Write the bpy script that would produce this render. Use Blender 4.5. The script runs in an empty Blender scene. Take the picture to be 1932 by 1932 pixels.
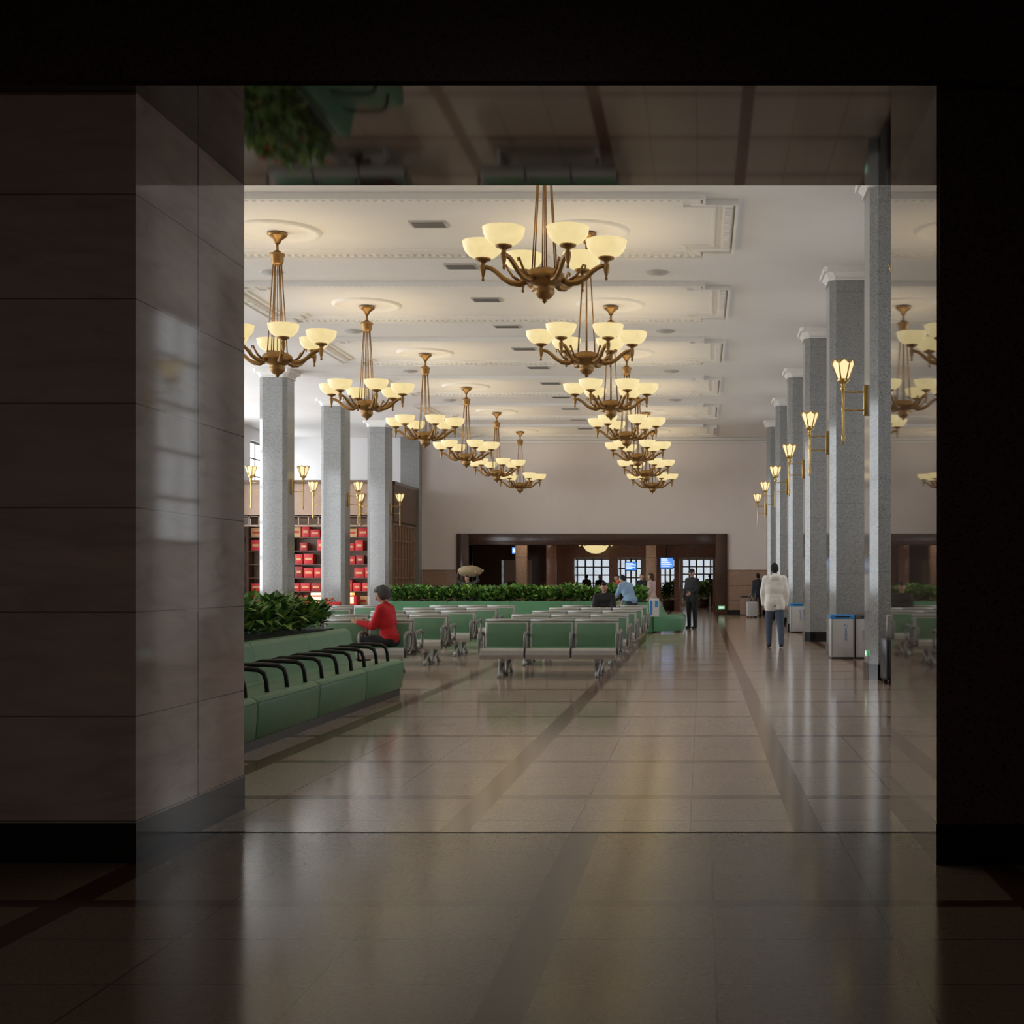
import bpy, math, random
import numpy as np
from mathutils import Vector, Matrix, Euler
import bmesh
random.seed(7)
sc = bpy.context.scene
COL = sc.collection
CEIL = 7.17

# ---------------------------------------------------------------- materials
class NT:
    def __init__(s, name):
        s.m = bpy.data.materials.new(name); s.m.use_nodes = True
        s.t = s.m.node_tree; s.n = s.t.nodes; s.l = s.t.links
        s.b = s.n['Principled BSDF']
        tc = s.n.new('ShaderNodeTexCoord'); s.co = tc.outputs['Object']
        sp = s.n.new('ShaderNodeSeparateXYZ'); s.l.new(s.co, sp.inputs[0])
        s.x, s.y, s.z = sp.outputs
    def inp(s, sock, v):
        if isinstance(v, (int, float)): sock.default_value = v
        elif isinstance(v, tuple): sock.default_value = v if len(v) == 4 else (*v, 1)
        else: s.l.new(v, sock)
    def math(s, op, a, b=0.0, c=0.0):
        n = s.n.new('ShaderNodeMath'); n.operation = op
        s.inp(n.inputs[0], a); s.inp(n.inputs[1], b); s.inp(n.inputs[2], c)
        return n.outputs[0]
    def line(s, coord, off, per, hw):
        a = s.math('SUBTRACT', coord, off)
        w = s.math('WRAP', a, per/2, -per/2)
        return s.math('LESS_THAN', s.math('ABSOLUTE', w), hw)
    def near(s, coord, pos, hw):
        return s.math('LESS_THAN', s.math('ABSOLUTE', s.math('SUBTRACT', coord, pos)), hw)
    def mx(s, a, b): return s.math('MAXIMUM', a, b)
    def mix(s, fac, a, b):
        n = s.n.new('ShaderNodeMix'); n.data_type = 'RGBA'
        s.inp(n.inputs[0], fac); s.inp(n.inputs[6], a); s.inp(n.inputs[7], b)
        return n.outputs[2]
    def noise(s, scale, detail=3, rough=.5, vec=None, dist=0):
        n = s.n.new('ShaderNodeTexNoise'); n.inputs['Scale'].default_value = scale
        n.inputs['Detail'].default_value = detail; n.inputs['Roughness'].default_value = rough
        n.inputs['Distortion'].default_value = dist
        s.l.new(vec if vec is not None else s.co, n.inputs['Vector'])
        return n.outputs['Fac']
    def voro(s, scale):
        n = s.n.new('ShaderNodeTexVoronoi'); n.inputs['Scale'].default_value = scale
        s.l.new(s.co, n.inputs['Vector'])
        sp = s.n.new('ShaderNodeSeparateColor'); s.l.new(n.outputs['Color'], sp.inputs[0])
        return sp.outputs[0]
    def ramp(s, f, stops):
        n = s.n.new('ShaderNodeValToRGB'); s.l.new(f, n.inputs[0])
        e = n.color_ramp.elements
        while len(e) < len(stops): e.new(.5)
        for i, (p, c) in enumerate(stops):
            e[i].position = p; e[i].color = (*c, 1)
        return n.outputs[0]
    def scalevec(s, v):
        n = s.n.new('ShaderNodeMapping'); n.inputs['Scale'].default_value = v
        s.l.new(s.co, n.inputs[0]); return n.outputs[0]
    def out(s, color=None, rough=None, metal=None, spec=None, em=None, es=None, coat=None):
        b = s.b.inputs
        if color is not None: s.inp(b['Base Color'], color)
        if rough is not None: s.inp(b['Roughness'], rough)
        if metal is not None: s.inp(b['Metallic'], metal)
        if spec is not None: s.inp(b['Specular IOR Level'], spec)
        if em is not None: s.inp(b['Emission Color'], em)
        if es is not None: s.inp(b['Emission Strength'], es)
        return s.m

def simple(name, c, rough=.5, metal=0, var=.12, scale=8, em=None, es=0, spec=.5):
    t = NT(name)
    f = t.noise(scale, 3)
    dark = tuple(x*(1-var) for x in c); lite = tuple(min(1, x*(1+var)) for x in c)
    col = t.mix(f, dark, lite)
    r = t.math('ADD', t.math('MULTIPLY', t.noise(scale*2.3), .1), rough-.05)
    t.out(col, r, metal, spec)
    if em: t.out(em=em, es=es)
    return t.m

def granite(name, c, c2, rough=.15, scale=70, joints=None, spec=.5, yj=None, jd=.25):
    t = NT(name)
    v = t.voro(scale); n = t.noise(scale*.6, 4)
    col = t.ramp(v, [(0, c2), (.25, c), (.75, c), (1, tuple(min(1, x*1.4) for x in c))])
    col = t.mix(t.math('MULTIPLY', n, .4), col, c2)
    if joints:
        m = None
        for (ax, off, per, hw) in joints:
            k = t.line(getattr(t, ax), off, per, hw)
            m = k if m is None else t.mx(m, k)
        col = t.mix(m, col, tuple(x*jd for x in c))
    if yj is not None:
        col = t.mix(t.near(t.y, yj, .006), col, (.002, .002, .002))
    t.out(col, rough, 0, spec)
    return t.m

def floor_mat(name, base, band, xo, px, sxo, spx, yo, py, byo, bpy_, spec=.55, rough=.15):
    t = NT(name)
    n1 = t.noise(140, 2); n2 = t.noise(1.2, 4); v = t.voro(110)
    col = t.ramp(v, [(0, tuple(x*.72 for x in base)), (.3, base), (.8, base), (1, tuple(x*1.25 for x in base))])
    col = t.mix(t.math('MULTIPLY', n2, .35), col, tuple(x*.75 for x in base))
    # per-tile shade
    tx = t.math('FLOOR', t.math('DIVIDE', t.math('SUBTRACT', t.x, xo), px))
    ty = t.math('FLOOR', t.math('DIVIDE', t.math('SUBTRACT', t.y, yo), py))
    cb = t.n.new('ShaderNodeCombineXYZ'); t.l.new(tx, cb.inputs[0]); t.l.new(ty, cb.inputs[1])
    wn = t.n.new('ShaderNodeTexWhiteNoise'); t.l.new(cb.outputs[0], wn.inputs['Vector'])
    col = t.mix(t.math('MULTIPLY', wn.outputs['Value'], .24), col, tuple(x*.78 for x in base))
    j = t.mx(t.line(t.x, xo, px, .0045), t.line(t.y, yo, py, .0045))
    col = t.mix(t.math('MULTIPLY', j, .8), col, tuple(x*.15 for x in base))
    bnd = t.mx(t.line(t.x, sxo, spx, .085), t.line(t.y, byo, bpy_, .065))
    bc = t.mix(n1, band, tuple(x*.7 for x in band))
    col = t.mix(bnd, col, bc)
    r = t.math('ADD', t.math('MULTIPLY', t.noise(.8, 3), .07), rough-.035)
    t.out(col, r, 0, spec)
    return t.m

M = {}
M['floor'] = floor_mat('terrazzo_hall', (.50, .385, .30), (.20, .09, .055), -1.385, .66, -1.385, 1.98, 8.9, .875, 8.9, 1.75, .42, .13)
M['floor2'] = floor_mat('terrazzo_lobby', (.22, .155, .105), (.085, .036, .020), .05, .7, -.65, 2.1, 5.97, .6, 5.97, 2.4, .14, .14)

def marble(name, c, rough, spec=.5, horiz=True):
    t = NT(name)
    v = t.scalevec((1.0, 1.0, 5.0))
    n = t.noise(1.3, 8, .6, v, 1.2)
    n2 = t.noise(6, 6, .65, v, .6)
    col = t.ramp(n, [(.3, tuple(x*.72 for x in c)), (.5, c), (.7, tuple(x*1.15 for x in c))])
    col = t.mix(t.math('MULTIPLY', n2, .4), col, tuple(x*.7 for x in c))
    if horiz:
        blk = t.math('FLOOR', t.math('DIVIDE', t.math('SUBTRACT', t.z, .726), .517))
        wn = t.n.new('ShaderNodeTexWhiteNoise'); wn.noise_dimensions = '1D'; t.l.new(blk, wn.inputs['W'])
        col = t.mix(t.math('MULTIPLY', wn.outputs['Value'], .25), col, tuple(x*.75 for x in c))
        col = t.mix(t.line(t.z, .726, .517, .003), col, tuple(x*.3 for x in c))
    col = t.mix(t.near(t.y, 7.66, .009), col, (.002, .002, .002))
    t.out(col, rough, 0, spec)
    return t.m
M['marble'] = marble('beige_marble', (.72, .60, .54), .06, .30)
M['marble_r'] = marble('polished_brown_marble', (.12, .085, .068), .02, .75)
M['soffit'] = marble('polished_soffit_stone', (.055, .036, .028), .04, .6, False)
M['granite_blk'] = granite('black_granite', (.012, .011, .012), (.004, .004, .004), .12, 80)
M['granite_dk'] = granite('dark_brown_granite', (.12, .072, .058), (.012, .008, .008), .3, 90)
M['granite_br'] = granite('brown_portal_granite', (.085, .043, .032), (.02, .012, .01), .15, 60)
M['granite_rd'] = granite('red_brown_marble', (.26, .13, .09), (.16, .07, .05), .2, 30)
M['granite_col'] = granite('grey_granite', (.30, .305, .30), (.165, .165, .165), .09, 75, [('z', .22, 1.3, .004)], .6, None, .6)
M['wains'] = granite('tan_wainscot', (.40, .27, .20), (.28, .18, .13), .25, 40, [('z', 0, .6, .006)])
M['plaster'] = simple('ceiling_plaster', (.78, .765, .745), .8, var=.03, scale=2)
M['plaster_t'] = simple('plaster_trim', (.80, .785, .76), .7, var=.03, scale=10)
M['wallp'] = simple('wall_paint', (.79, .735, .71), .7, var=.03, scale=1.5)
M['wallw'] = simple('aisle_wall_paint', (.88, .87, .87), .7, var=.03, scale=1.5)
M['brass'] = simple('antique_brass', (.33, .19, .07), .38, .85, .3, 12)
M['gold'] = simple('gold_metal', (.62, .42, .14), .3, .9, .2, 12)
M['green'] = simple('green_vinyl', (.08, .24, .12), .42, 0, .12, 5)
M['greenp'] = simple('green_panel', (.13, .27, .155), .45, 0, .08, 6)
M['steel'] = simple('brushed_steel', (.50, .50, .48), .4, .55, .08, 20)
M['steeld'] = simple('cast_leg_metal', (.25, .25, .24), .45, .5, .1, 20)
M['black'] = simple('black_rubber', (.012, .012, .013), .35, 0, .2, 15)
M['soil'] = simple('planter_soil', (.03, .022, .015), .9, 0, .3, 20)
M['vent'] = simple('vent_metal', (.50, .49, .47), .6, .1, .08, 20)
M['ventd'] = simple('vent_slots', (.16, .15, .14), .8)
for i, c in enumerate([(.10, .25, .035), (.18, .37, .06), (.06, .15, .035), (.32, .46, .09)]):
    M['leaf%d' % i] = simple('leaf_%d' % i, c, .45, 0, .3, 9)
M['flower'] = simple('orange_flower', (.9, .15, .03), .5)
M['wood'] = simple('brown_wood', (.12, .065, .04), .4, 0, .25, 4)
M['woodt'] = simple('tan_wood', (.36, .24, .17), .5, 0, .15, 4)
M['red'] = simple('red_box_paper', (.62, .03, .035), .5, 0, .2, 3)
M['redd'] = simple('dark_red_box', (.35, .02, .025), .5, 0, .2, 3)
M['goldp'] = simple('gold_print', (.75, .45, .2), .5)
M['white'] = simple('white_plastic', (.62, .63, .64), .4, 0, .05, 6)
M['binw'] = simple('bin_grey_panel', (.50, .50, .50), .4, .1, .05, 6)
M['bind'] = simple('bin_dark_panel', (.10, .10, .10), .4, .1, .1, 6)
M['blue'] = simple('blue_plastic', (.03, .24, .60), .4, 0, .08, 6)
M['label'] = simple('label_grey', (.25, .27, .3), .5)
def emis(name, c, s, base=(.8, .8, .8), var=.08, scale=6, nosample=False):
    t = NT(name)
    f = t.noise(scale, 4, .6)
    e = t.mix(f, tuple(x*(1-var) for x in c), tuple(x*(1+var) for x in c))
    t.out(base, .4, 0, .5, e, s)
    if nosample: t.m.cycles.emission_sampling = 'NONE'
    return t.m
M['bowl'] = emis('alabaster_bowl', (1.0, .80, .38), .78, (.34, .30, .22), .16, 9, True)
M['lamp'] = emis('lamp_diffuser', (1, .80, .50), 10.5)
M['lantern'] = emis('lantern_glass', (1.0, .80, .40), .95, (.4, .36, .28), .08, 9)
M['pane'] = emis('daylight_pane', (.93, .97, 1.0), 1.15, (.3, .3, .3), .04, .6)
M['pane2'] = emis('daylight_pane_left', (.90, .95, 1.0), 7.0, (.3, .3, .3), .04, .6)
M['pane4'] = emis('daylight_pane_end', (.92, .96, 1.0), 5.0, (.3, .3, .3), .04, .6)
M['pane3'] = emis('far_room_pane', (.80, .90, 1.0), .7, (.3, .3, .3), .3, 2)
M['far_fill'] = emis('added_far_room_fill', (1.0, .84, .64), 13.0)  # glow for the fill panels added in the far room
M['lobby_fill'] = emis('added_lobby_fill', (1.0, .86, .78), 2.3)  # glow for the unseen fill panel added in the lobby
M['frame'] = simple('window_frame_paint', (.20, .17, .15), .5)
M['framew'] = simple('window_frame_white', (.6, .58, .56), .5)
M['screen'] = emis('blue_screen', (.03, .25, .85), 1.0)
M['scrtxt'] = emis('screen_text', (.8, .9, 1.0), 1.0)
M['exitg'] = emis('exit_green', (.05, .8, .25), .4)
M['warm'] = emis('shop_warm_light', (1.0, .45, .10), 1.4)
def cloth(n, c): 
    if n not in M: M[n] = simple(n, c, .8, 0, .18, 14)
    return M[n]

# ---------------------------------------------------------------- mesh builder
class MB:
    def __init__(s): s.v = []; s.f = []; s.m = []; s.sm = []; s.mats = []
    def mi(s, mat):
        if isinstance(mat, str): mat = M[mat]
        if mat not in s.mats: s.mats.append(mat)
        return s.mats.index(mat)
    def add(s, vs, fs, mat, smooth=False, X=None):
        o = len(s.v); k = s.mi(mat)
        for v in vs:
            v = Vector(v)
            if X is not None: v = X @ v
            s.v.append(v[:])
        for f in fs:
            s.f.append(tuple(i+o for i in f)); s.m.append(k); s.sm.append(smooth)
    def box(s, x0, x1, y0, y1, z0, z1, mat, bev=0, X=None, seg=2):
        if x0 > x1: x0, x1 = x1, x0
        if y0 > y1: y0, y1 = y1, y0
        if z0 > z1: z0, z1 = z1, z0
        vs = [(x0,y0,z0),(x1,y0,z0),(x1,y1,z0),(x0,y1,z0),(x0,y0,z1),(x1,y0,z1),(x1,y1,z1),(x0,y1,z1)]
        fs = [(0,3,2,1),(4,5,6,7),(0,1,5,4),(1,2,6,5),(2,3,7,6),(3,0,4,7)]
        if bev <= 0: return s.add(vs, fs, mat, False, X)
        bm = bmesh.new(); bv = [bm.verts.new(v) for v in vs]
        for f in fs: bm.faces.new([bv[i] for i in f])
        bmesh.ops.bevel(bm, geom=list(bm.edges), offset=bev, segments=seg, affect='EDGES', profile=.5)
        bm.verts.index_update()
        s.add([v.co[:] for v in bm.verts], [[v.index for v in f.verts] for f in bm.faces], mat, True, X)
        bm.free()
    def tube(s, pts, r, mat, n=8, X=None, smooth=True, cap=True):
        pts = [Vector(p) for p in pts]; N = len(pts)
        if not isinstance(r, (list, tuple)): r = [r]*N
        vs = []; prev = None
        for i, p in enumerate(pts):
            t = (pts[min(i+1, N-1)]-pts[max(i-1, 0)])
            t = t.normalized() if t.length > 1e-9 else Vector((0,0,1))
            if prev is None:
                ref = Vector((0,0,1)) if abs(t.z) < .9 else Vector((1,0,0))
                u = t.cross(ref).normalized()
            else:
                u = (prev - t*prev.dot(t)).normalized()
            prev = u; w = t.cross(u)
            for k in range(n):
                a = 2*math.pi*k/n
                vs.append(p + (u*math.cos(a)+w*math.sin(a))*r[i])
        fs = []
        for i in range(N-1):
            for k in range(n):
                a = i*n+k; b = i*n+(k+1) % n
                fs.append((a, b, b+n, a+n))
        if cap:
            fs.append(tuple(reversed(range(n)))); fs.append(tuple((N-1)*n+k for k in range(n)))
        s.add(vs, fs, mat, smooth, X)
    def lathe(s, prof, mat, n=16, c=(0,0,0), X=None, smooth=True):
        vs = []; c = Vector(c)
        for (r, z) in prof:
            for k in range(n):
                a = 2*math.pi*k/n
                vs.append(c+Vector((r*math.cos(a), r*math.sin(a), z)))
        fs = []
        for i in range(len(prof)-1):
            for k in range(n):
                a = i*n+k; b = i*n+(k+1) % n
                fs.append((a, b, b+n, a+n))
        s.add(vs, fs, mat, smooth, X)
    def ell(s, c, r, mat, n=12, m=8, X=None, fn=None, keep=None):
        vs = []; c = Vector(c)
        for i in range(m+1):
            th = math.pi*i/m
            for k in range(n):
                a = 2*math.pi*k/n
                d = Vector((math.sin(th)*math.cos(a), math.sin(th)*math.sin(a), math.cos(th)))
                q = fn(d) if fn else d
                vs.append(c+Vector((q.x*r[0], q.y*r[1], q.z*r[2])))
        fs = []
        for i in range(m):
            for k in range(n):
                a = i*n+k; b = i*n+(k+1) % n
                if keep:
                    th = math.pi*(i+.5)/m; aa = 2*math.pi*(k+.5)/n
                    d = Vector((math.sin(th)*math.cos(aa), math.sin(th)*math.sin(aa), math.cos(th)))
                    if not keep(d): continue
                fs.append((a, a+n, b+n, b))
        s.add(vs, fs, mat, True, X)
    def extr(s, prof, y0, y1, mat, X=None, smooth=False):
        n = len(prof)
        vs = [(x, y0, z) for x, z in prof]+[(x, y1, z) for x, z in prof]
        fs = [(i, (i+1) % n, (i+1) % n+n, i+n) for i in range(n)]
        fs += [tuple(reversed(range(n))), tuple(range(n, 2*n))]
        s.add(vs, fs, mat, smooth, X)
    def mesh(s, name):
        me = bpy.data.meshes.new(name)
        me.from_pydata(s.v, [], s.f)
        for m in s.mats: me.materials.append(m)
        me.polygons.foreach_set('material_index', s.m)
        me.polygons.foreach_set('use_smooth', s.sm)
        me.update()
        bm = bmesh.new(); bm.from_mesh(me); bmesh.ops.remove_doubles(bm, verts=bm.verts, dist=1e-5)
        bmesh.ops.recalc_face_normals(bm, faces=bm.faces); bm.to_mesh(me); bm.free()
        return me
    def obj(s, name, loc=(0,0,0), rz=0):
        return place(s.mesh(name), name, loc, rz)
def place(me, name, loc=(0,0,0), rz=0):
    o = bpy.data.objects.new(name, me); COL.objects.link(o)
    o.location = loc; o.rotation_euler = (0, 0, rz); return o
def bx(name, *a, **k):
    b = MB(); b.box(*a, **k); return b.obj(name)

# ---------------------------------------------------------------- room: lobby + portal
YN, YF = 6.82, 8.43
XL, XR, ZS = -2.80, 1.17, 3.815
b = MB()
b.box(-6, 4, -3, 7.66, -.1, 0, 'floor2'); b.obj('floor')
b = MB(); b.box(-17.3, 3.9, 7.66, 56.0, -.1, 0, 'floor'); b.obj('floor')
b = MB(); b.box(-13, 5, 56.0, 78, -.1, 0, 'floor'); b.obj('floor')
b = MB(); b.box(XL, XR, 7.645, 7.675, 0, .003, 'granite_blk'); b.obj('trim_1')
# dividing wall: left pier
b = MB()
b.box(-17.0, XL, YN, YF, .2, ZS, 'marble'); b.obj('wall_front_left')
b = MB()
b.box(-17.0, XL+.004, YN-.006, YF+.004, 0, .2, 'granite_blk'); b.obj('baseboard_left')
b = MB()
b.box(XR, 3.5, YN-.04, YF, .2, ZS, 'granite_dk')
b.box(XR-.012, XR+.02, YN-.03, YF+.004, .2, ZS, 'marble_r'); b.obj('wall_front_right')
b = MB(); b.box(XR-.016, 3.5, YN-.045, YF+.004, 0, .2, 'granite_blk'); b.obj('baseboard_right')
b = MB()
b.box(-17.0, 3.5, YN-.1, YF-.02, ZS+.02, CEIL, 'granite_dk')
b.box(-17.0, 3.5, YF-.02, YF, ZS+.02, CEIL, 'wallp')
b.box(XL-.3, XR+.3, YN-.095, YF, ZS, ZS+.02, 'soffit')
b.box(-17.0, XL-.3, YN-.095, YF, ZS, ZS+.02, 'granite_dk')
b.box(XR+.3, 3.5, YN-.095, YF, ZS, ZS+.02, 'granite_dk')
b.obj('wall_lintel')
bx('wall_lobby_left', -6.1, -6, -3, YN, 0, 4.8, 'marble')
bx('wall_lobby_right', 4, 4.1, -3, YN, 0, 4.8, 'granite_dk')
bx('wall_lobby_back', -6, 4, -3.1, -3, 0, 4.8, 'granite_dk')
bx('ceiling_lobby', -6.1, 4.1, -3.1, YN, 4.8, 4.9, 'granite_dk')
b = MB(); b.box(-2.6, -.6, -.8, 1.2, 4.76, 4.80, 'steeld', .008); b.box(-2.55, -.65, -.75, 1.15, 4.75, 4.76, 'lobby_fill'); b.obj('added_fill_panel')  # added fill light, out of view, to lift the dark pier front

# ---------------------------------------------------------------- hall shell
def wall_y(b, x0, x1, y0, y1, z0, z1, ops, mat):
    cur = y0
    for (a, c, za, zb) in ops:
        b.box(x0, x1, cur, a, z0, z1, mat)
        if za > z0: b.box(x0, x1, a, c, z0, za, mat)
        if zb < z1: b.box(x0, x1, a, c, zb, z1, mat)
        cur = c
    b.box(x0, x1, cur, y1, z0, z1, mat)
def wall_x(b, y0, y1, x0, x1, z0, z1, ops, mat):
    cur = x0
    for (a, c, za, zb) in ops:
        b.box(cur, a, y0, y1, z0, z1, mat)
        if za > z0: b.box(a, c, y0, y1, z0, za, mat)
        if zb < z1: b.box(a, c, y0, y1, zb, z1, mat)
        cur = c
    b.box(cur, x1, y0, y1, z0, z1, mat)
colY = [13.69+6.08*k for k in range(7)]
opsR = [(y+1.1, y+4.98, 2.0, 6.0) for y in colY[:6]]
b = MB(); wall_y(b, 3.3, 3.6, YF, 56, 0, CEIL, opsR, 'wallp'); b.obj('wall_right')
opsL = [(y+1.0, y+5.08, 1.0, 6.5) for y in colY[:6]]+[(51.9, 55.5, 3.4, 6.7)]
b = MB(); wall_y(b, -17.3, -17, YF, 56, 0, CEIL, opsL, 'wallw'); b.obj('wall_left')
def window_y(name, x, a, c, z0, z1, pane, side):
    b = MB(); 
    b.box(x-.01, x+.01, a, c, z0, z1, pane)
    f = 'frame'
    xx0, xx1 = x-.05, x+.05
    for t_, u_ in ((a, a+.09), (c-.09, c)): b.box(xx0, xx1, t_, u_, z0, z1, f)
    for t_, u_ in ((z0, z0+.09), (z1-.09, z1)): b.box(xx0, xx1, a+.09, c-.09, t_, u_, f)
    for i in range(1, 4):
        yy = a+(c-a)*i/4; b.box(xx0+.01, xx1-.01, yy-.035, yy+.035, z0+.09, z1-.09, f)
    for i in range(1, 5):
        zz = z0+(z1-z0)*i/5; b.box(xx0+.015, xx1-.015, a+.09, c-.09, zz-.03, zz+.03, f)
    b.obj(name)
wn = 1
for (a, c, z0, z1) in opsR: window_y('window_%d' % wn, 3.45, a, c, z0, z1, 'pane', 1); wn += 1
for (a, c, z0, z1) in opsL: window_y('window_%d' % wn, -17.15, a, c, z0, z1, 'pane2' if a < 50 else 'pane4', 1); wn += 1

# ceiling
b = MB()
b.box(-17.3, 3.6, YF-.02, 56, CEIL, CEIL+.15, 'plaster'); b.obj('ceiling')
# plaster mouldings
def strip_path(b, pts, w, t, mat, z=CEIL):
    for (p, q) in zip(pts, pts[1:]+pts[:1]):
        x0, x1 = sorted((p[0], q[0])); y0, y1 = sorted((p[1], q[1]))
        if x1-x0 > y1-y0: b.box(x0-w/2, x1+w/2, y0-w/2, y1+w/2, z-t, z+.02, mat)
        elif y1-y0 > w: b.box(x0-w/2, x1+w/2, y0+w/2, y1-w/2, z-t+.002, z+.02, mat)
def notch(x0, x1, y0, y1, n, m):
    return [(x0+n, y0), (x1-n, y0), (x1-n, y0+m), (x1, y0+m), (x1, y1-m), (x1-n, y1-m), (x1-n, y1),
            (x0+n, y1), (x0+n, y1-m), (x0, y1-m), (x0, y0+m), (x0+n, y0+m)]
chY = [16.65+6.08*k for k in range(7)]
b = MB()
for y in chY:
    xa, xb = -9.3, .41
    strip_path(b, notch(xa, xb, y-2.05, y+1.5, .5, .33), .15, .05, 'plaster_t')
    strip_path(b, notch(xa+.22, xb-.22, y-1.83, y+1.28, .5, .33), .05, .03, 'plaster_t')
    strip_path(b, notch(xa-.13, xb+.13, y-2.18, y+1.63, .5, .33), .04, .09, 'plaster_t')
    n = int((xb-xa-1.0)/.13)
    for i in range(n):
        x = xa+.5+(i+.5)*(xb-xa-1)/n
        for yy in (y-2.05, y+1.5): b.box(x-.035, x+.035, yy-.05, yy+.05, CEIL-.075, CEIL-.049, 'plaster_t')
    for i in range(22):
        yy = y-1.6+2.66*(i+.5)/22
        for xx in (xa, xb): b.box(xx-.05, xx+.05, yy-.035, yy+.035, CEIL-.075, CEIL-.049, 'plaster_t')
b.obj('trim_2')
b = MB()
b.box(-11.3, 3.3, 55.6, 55.8, CEIL-.10, CEIL, 'plaster_t', .02); b.box(-11.3, 3.3, 55.68, 55.8, CEIL-.22, CEIL-.1, 'plaster_t', .02)
b.box(3.1, 3.3, YF, 55.8, CEIL-.12, CEIL, 'plaster_t', .02); b.obj('trim_3')
# medallions
b = MB()
b.lathe([(0, -.03), (.25, -.035), (.45, -.025), (.60, -.03), (.66, -.055), (.70, -.03), (.72, 0)], 'plaster_t', 48)
med = b.mesh('ceiling_medallion')
# vents
b = MB()
b.box(-.30, .30, -.2, .2, -.02, 0, 'vent', .004)
for i in range(8): b.box(-.26, .26, -.165+i*.044, -.145+i*.044, -.024, -.02, 'ventd')
vent = b.mesh('ceiling_vent')
b = MB()
b.lathe([(0, -.05), (.08, -.05), (.10, -.03), (.13, -.035), (.15, -.02), (.19, -.03), (.22, 0)], 'vent', 24)
diff = b.mesh('round_ceiling_diffuser')
for i in range(12):
    place(vent, 'ceiling_vent', (-4.42, 19.3+3.0*i, CEIL))
for i in range(5):
    for x in (-.84, -8.05): place(diff, 'round_ceiling_diffuser', (x, 19.5+6.08*i+.2, CEIL))

# ---------------------------------------------------------------- chandelier
b = MB()
b.lathe([(.165, 0), (.165, -.02), (.14, -.05), (.07, -.10), (.05, -.15), (.03, -.17), (0, -.17)], 'brass', 20)
b.tube([(0,0,-.15), (0,0,-.34)], .022, 'brass', 8)
b.lathe([(0, -.27), (.05, -.28), (.07, -.31), (.125, -.33), (.125, -.36), (.105, -.38), (.10, -.46), (.085, -.50), (.05, -.53), (0, -.53)], 'brass', 20)
for k in range(6):
    a = math.pi*k/3+math.pi/6
    b.tube([(.065*math.cos(a), .065*math.sin(a), -.48), (.16*math.cos(a), .16*math.sin(a), -1.93)], .0095, 'brass', 6)
b.tube([(0,0,-.5), (0,0,-1.95)], .007, 'brass', 6)
b.lathe([(0, -1.88), (.10, -1.89), (.19, -1.92), (.24, -1.96), (.245, -2.03), (.22, -2.07), (.14, -2.10), (.115, -2.13), (.125, -2.16), (.12, -2.20), (.07, -2.255), (.03, -2.27), (.035, -2.29), (0, -2.32)], 'brass', 24)
for k in range(6):
    a = math.pi*k/3
    X = Matrix.Rotation(a, 4, 'Z')
    P = [(.20,-2.03),(.30,-2.075),(.40,-2.065),(.50,-2.01),(.585,-1.93),(.65,-1.885),(.71,-1.87),(.76,-1.885)]
    b.tube([(r, 0, z) for r, z in P], [.045,.042,.036,.032,.03,.028,.026,.02], 'brass', 8, X)
    P = [(.30,-2.04),(.38,-1.99),(.44,-1.91),(.47,-1.85),(.50,-1.86),(.49,-1.90)]
    b.tube([(r, 0, z) for r, z in P], [.018,.018,.015,.014,.012,.008], 'brass', 6, X)
    b.lathe([(0,-2.045),(.016,-2.04),(.02,-2.02),(.012,-2.0),(.028,-1.95),(.036,-1.90),(.036,-1.86),(.025,-1.83),(.05,-1.80),(.095,-1.785),(.10,-1.765),(.07,-1.755)], 'brass', 12, (.75,0,0), X)
    b.lathe([(.05,-1.772),(.11,-1.762),(.17,-1.73),(.215,-1.68),(.238,-1.63),(.247,-1.575),(.252,-1.565),(.237,-1.565),(.225,-1.62),(.21,-1.65)], 'bowl', 24, (.75,0,0), X)
    b.lathe([(.205,-1.61),(.0001,-1.605)], 'lamp', 12, (.75,0,0), X)
b.v = [(x, y, z-.055 if z < -1.0 else z) for x, y, z in b.v]
chand = b.mesh('chandelier')
for y in chY:
    for x in (-1.9, -7.0):
        place(med, 'ceiling_medallion', (x, y, CEIL))
        place(chand, 'chandelier', (x, y, CEIL-.055), random.uniform(-.12, .12))

# ---------------------------------------------------------------- columns
def column(W=.76, D=.85, H=CEIL):
    b = MB(); ch = .11
    def oct(w, d, c): return [(-w+c,-d),(w-c,-d),(w,-d+c),(w,d-c),(w-c,d),(-w+c,d),(-w,d-c),(-w,-d+c)]
    def prism(o, z0, z1, mat, o2=None):
        o2 = o2 or o
        vs = [(x,y,z0) for x,y in o]+[(x,y,z1) for x,y in o2]
        n = 8
        b.add(vs, [(i,(i+1)%n,(i+1)%n+n,i+n) for i in range(n)]+[tuple(reversed(range(n))), tuple(range(n,2*n))], mat)
    w, d = W/2, D/2
    prism(oct(w+.012, d+.012, ch), 0, .22, 'granite_blk')
    prism(oct(w, d, ch), .22, H-.2, 'granite_col')
    prism(oct(w, d, ch), H-.2, H-.09, 'plaster_t', oct(w+.08, d+.08, ch))
    prism(oct(w+.12, d+.12, .06), H-.09, H, 'plaster_t')
    prism(oct(w+.03, d+.03, ch), H-.23, H-.2, 'plaster_t')
    return b.mesh('granite_column')
colm = column()
CXR, CXL = 2.37+.38, -11.33-.38
for y in colY:
    place(colm, 'granite_column', (CXR, y, 0))
    if y < 54 and y > 15: place(colm, 'granite_column', (CXL, y, 0))
bx('pilaster_left', CXL-.38, CXL+.38, 55.3, 55.8, 0, CEIL, 'granite_col')

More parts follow.
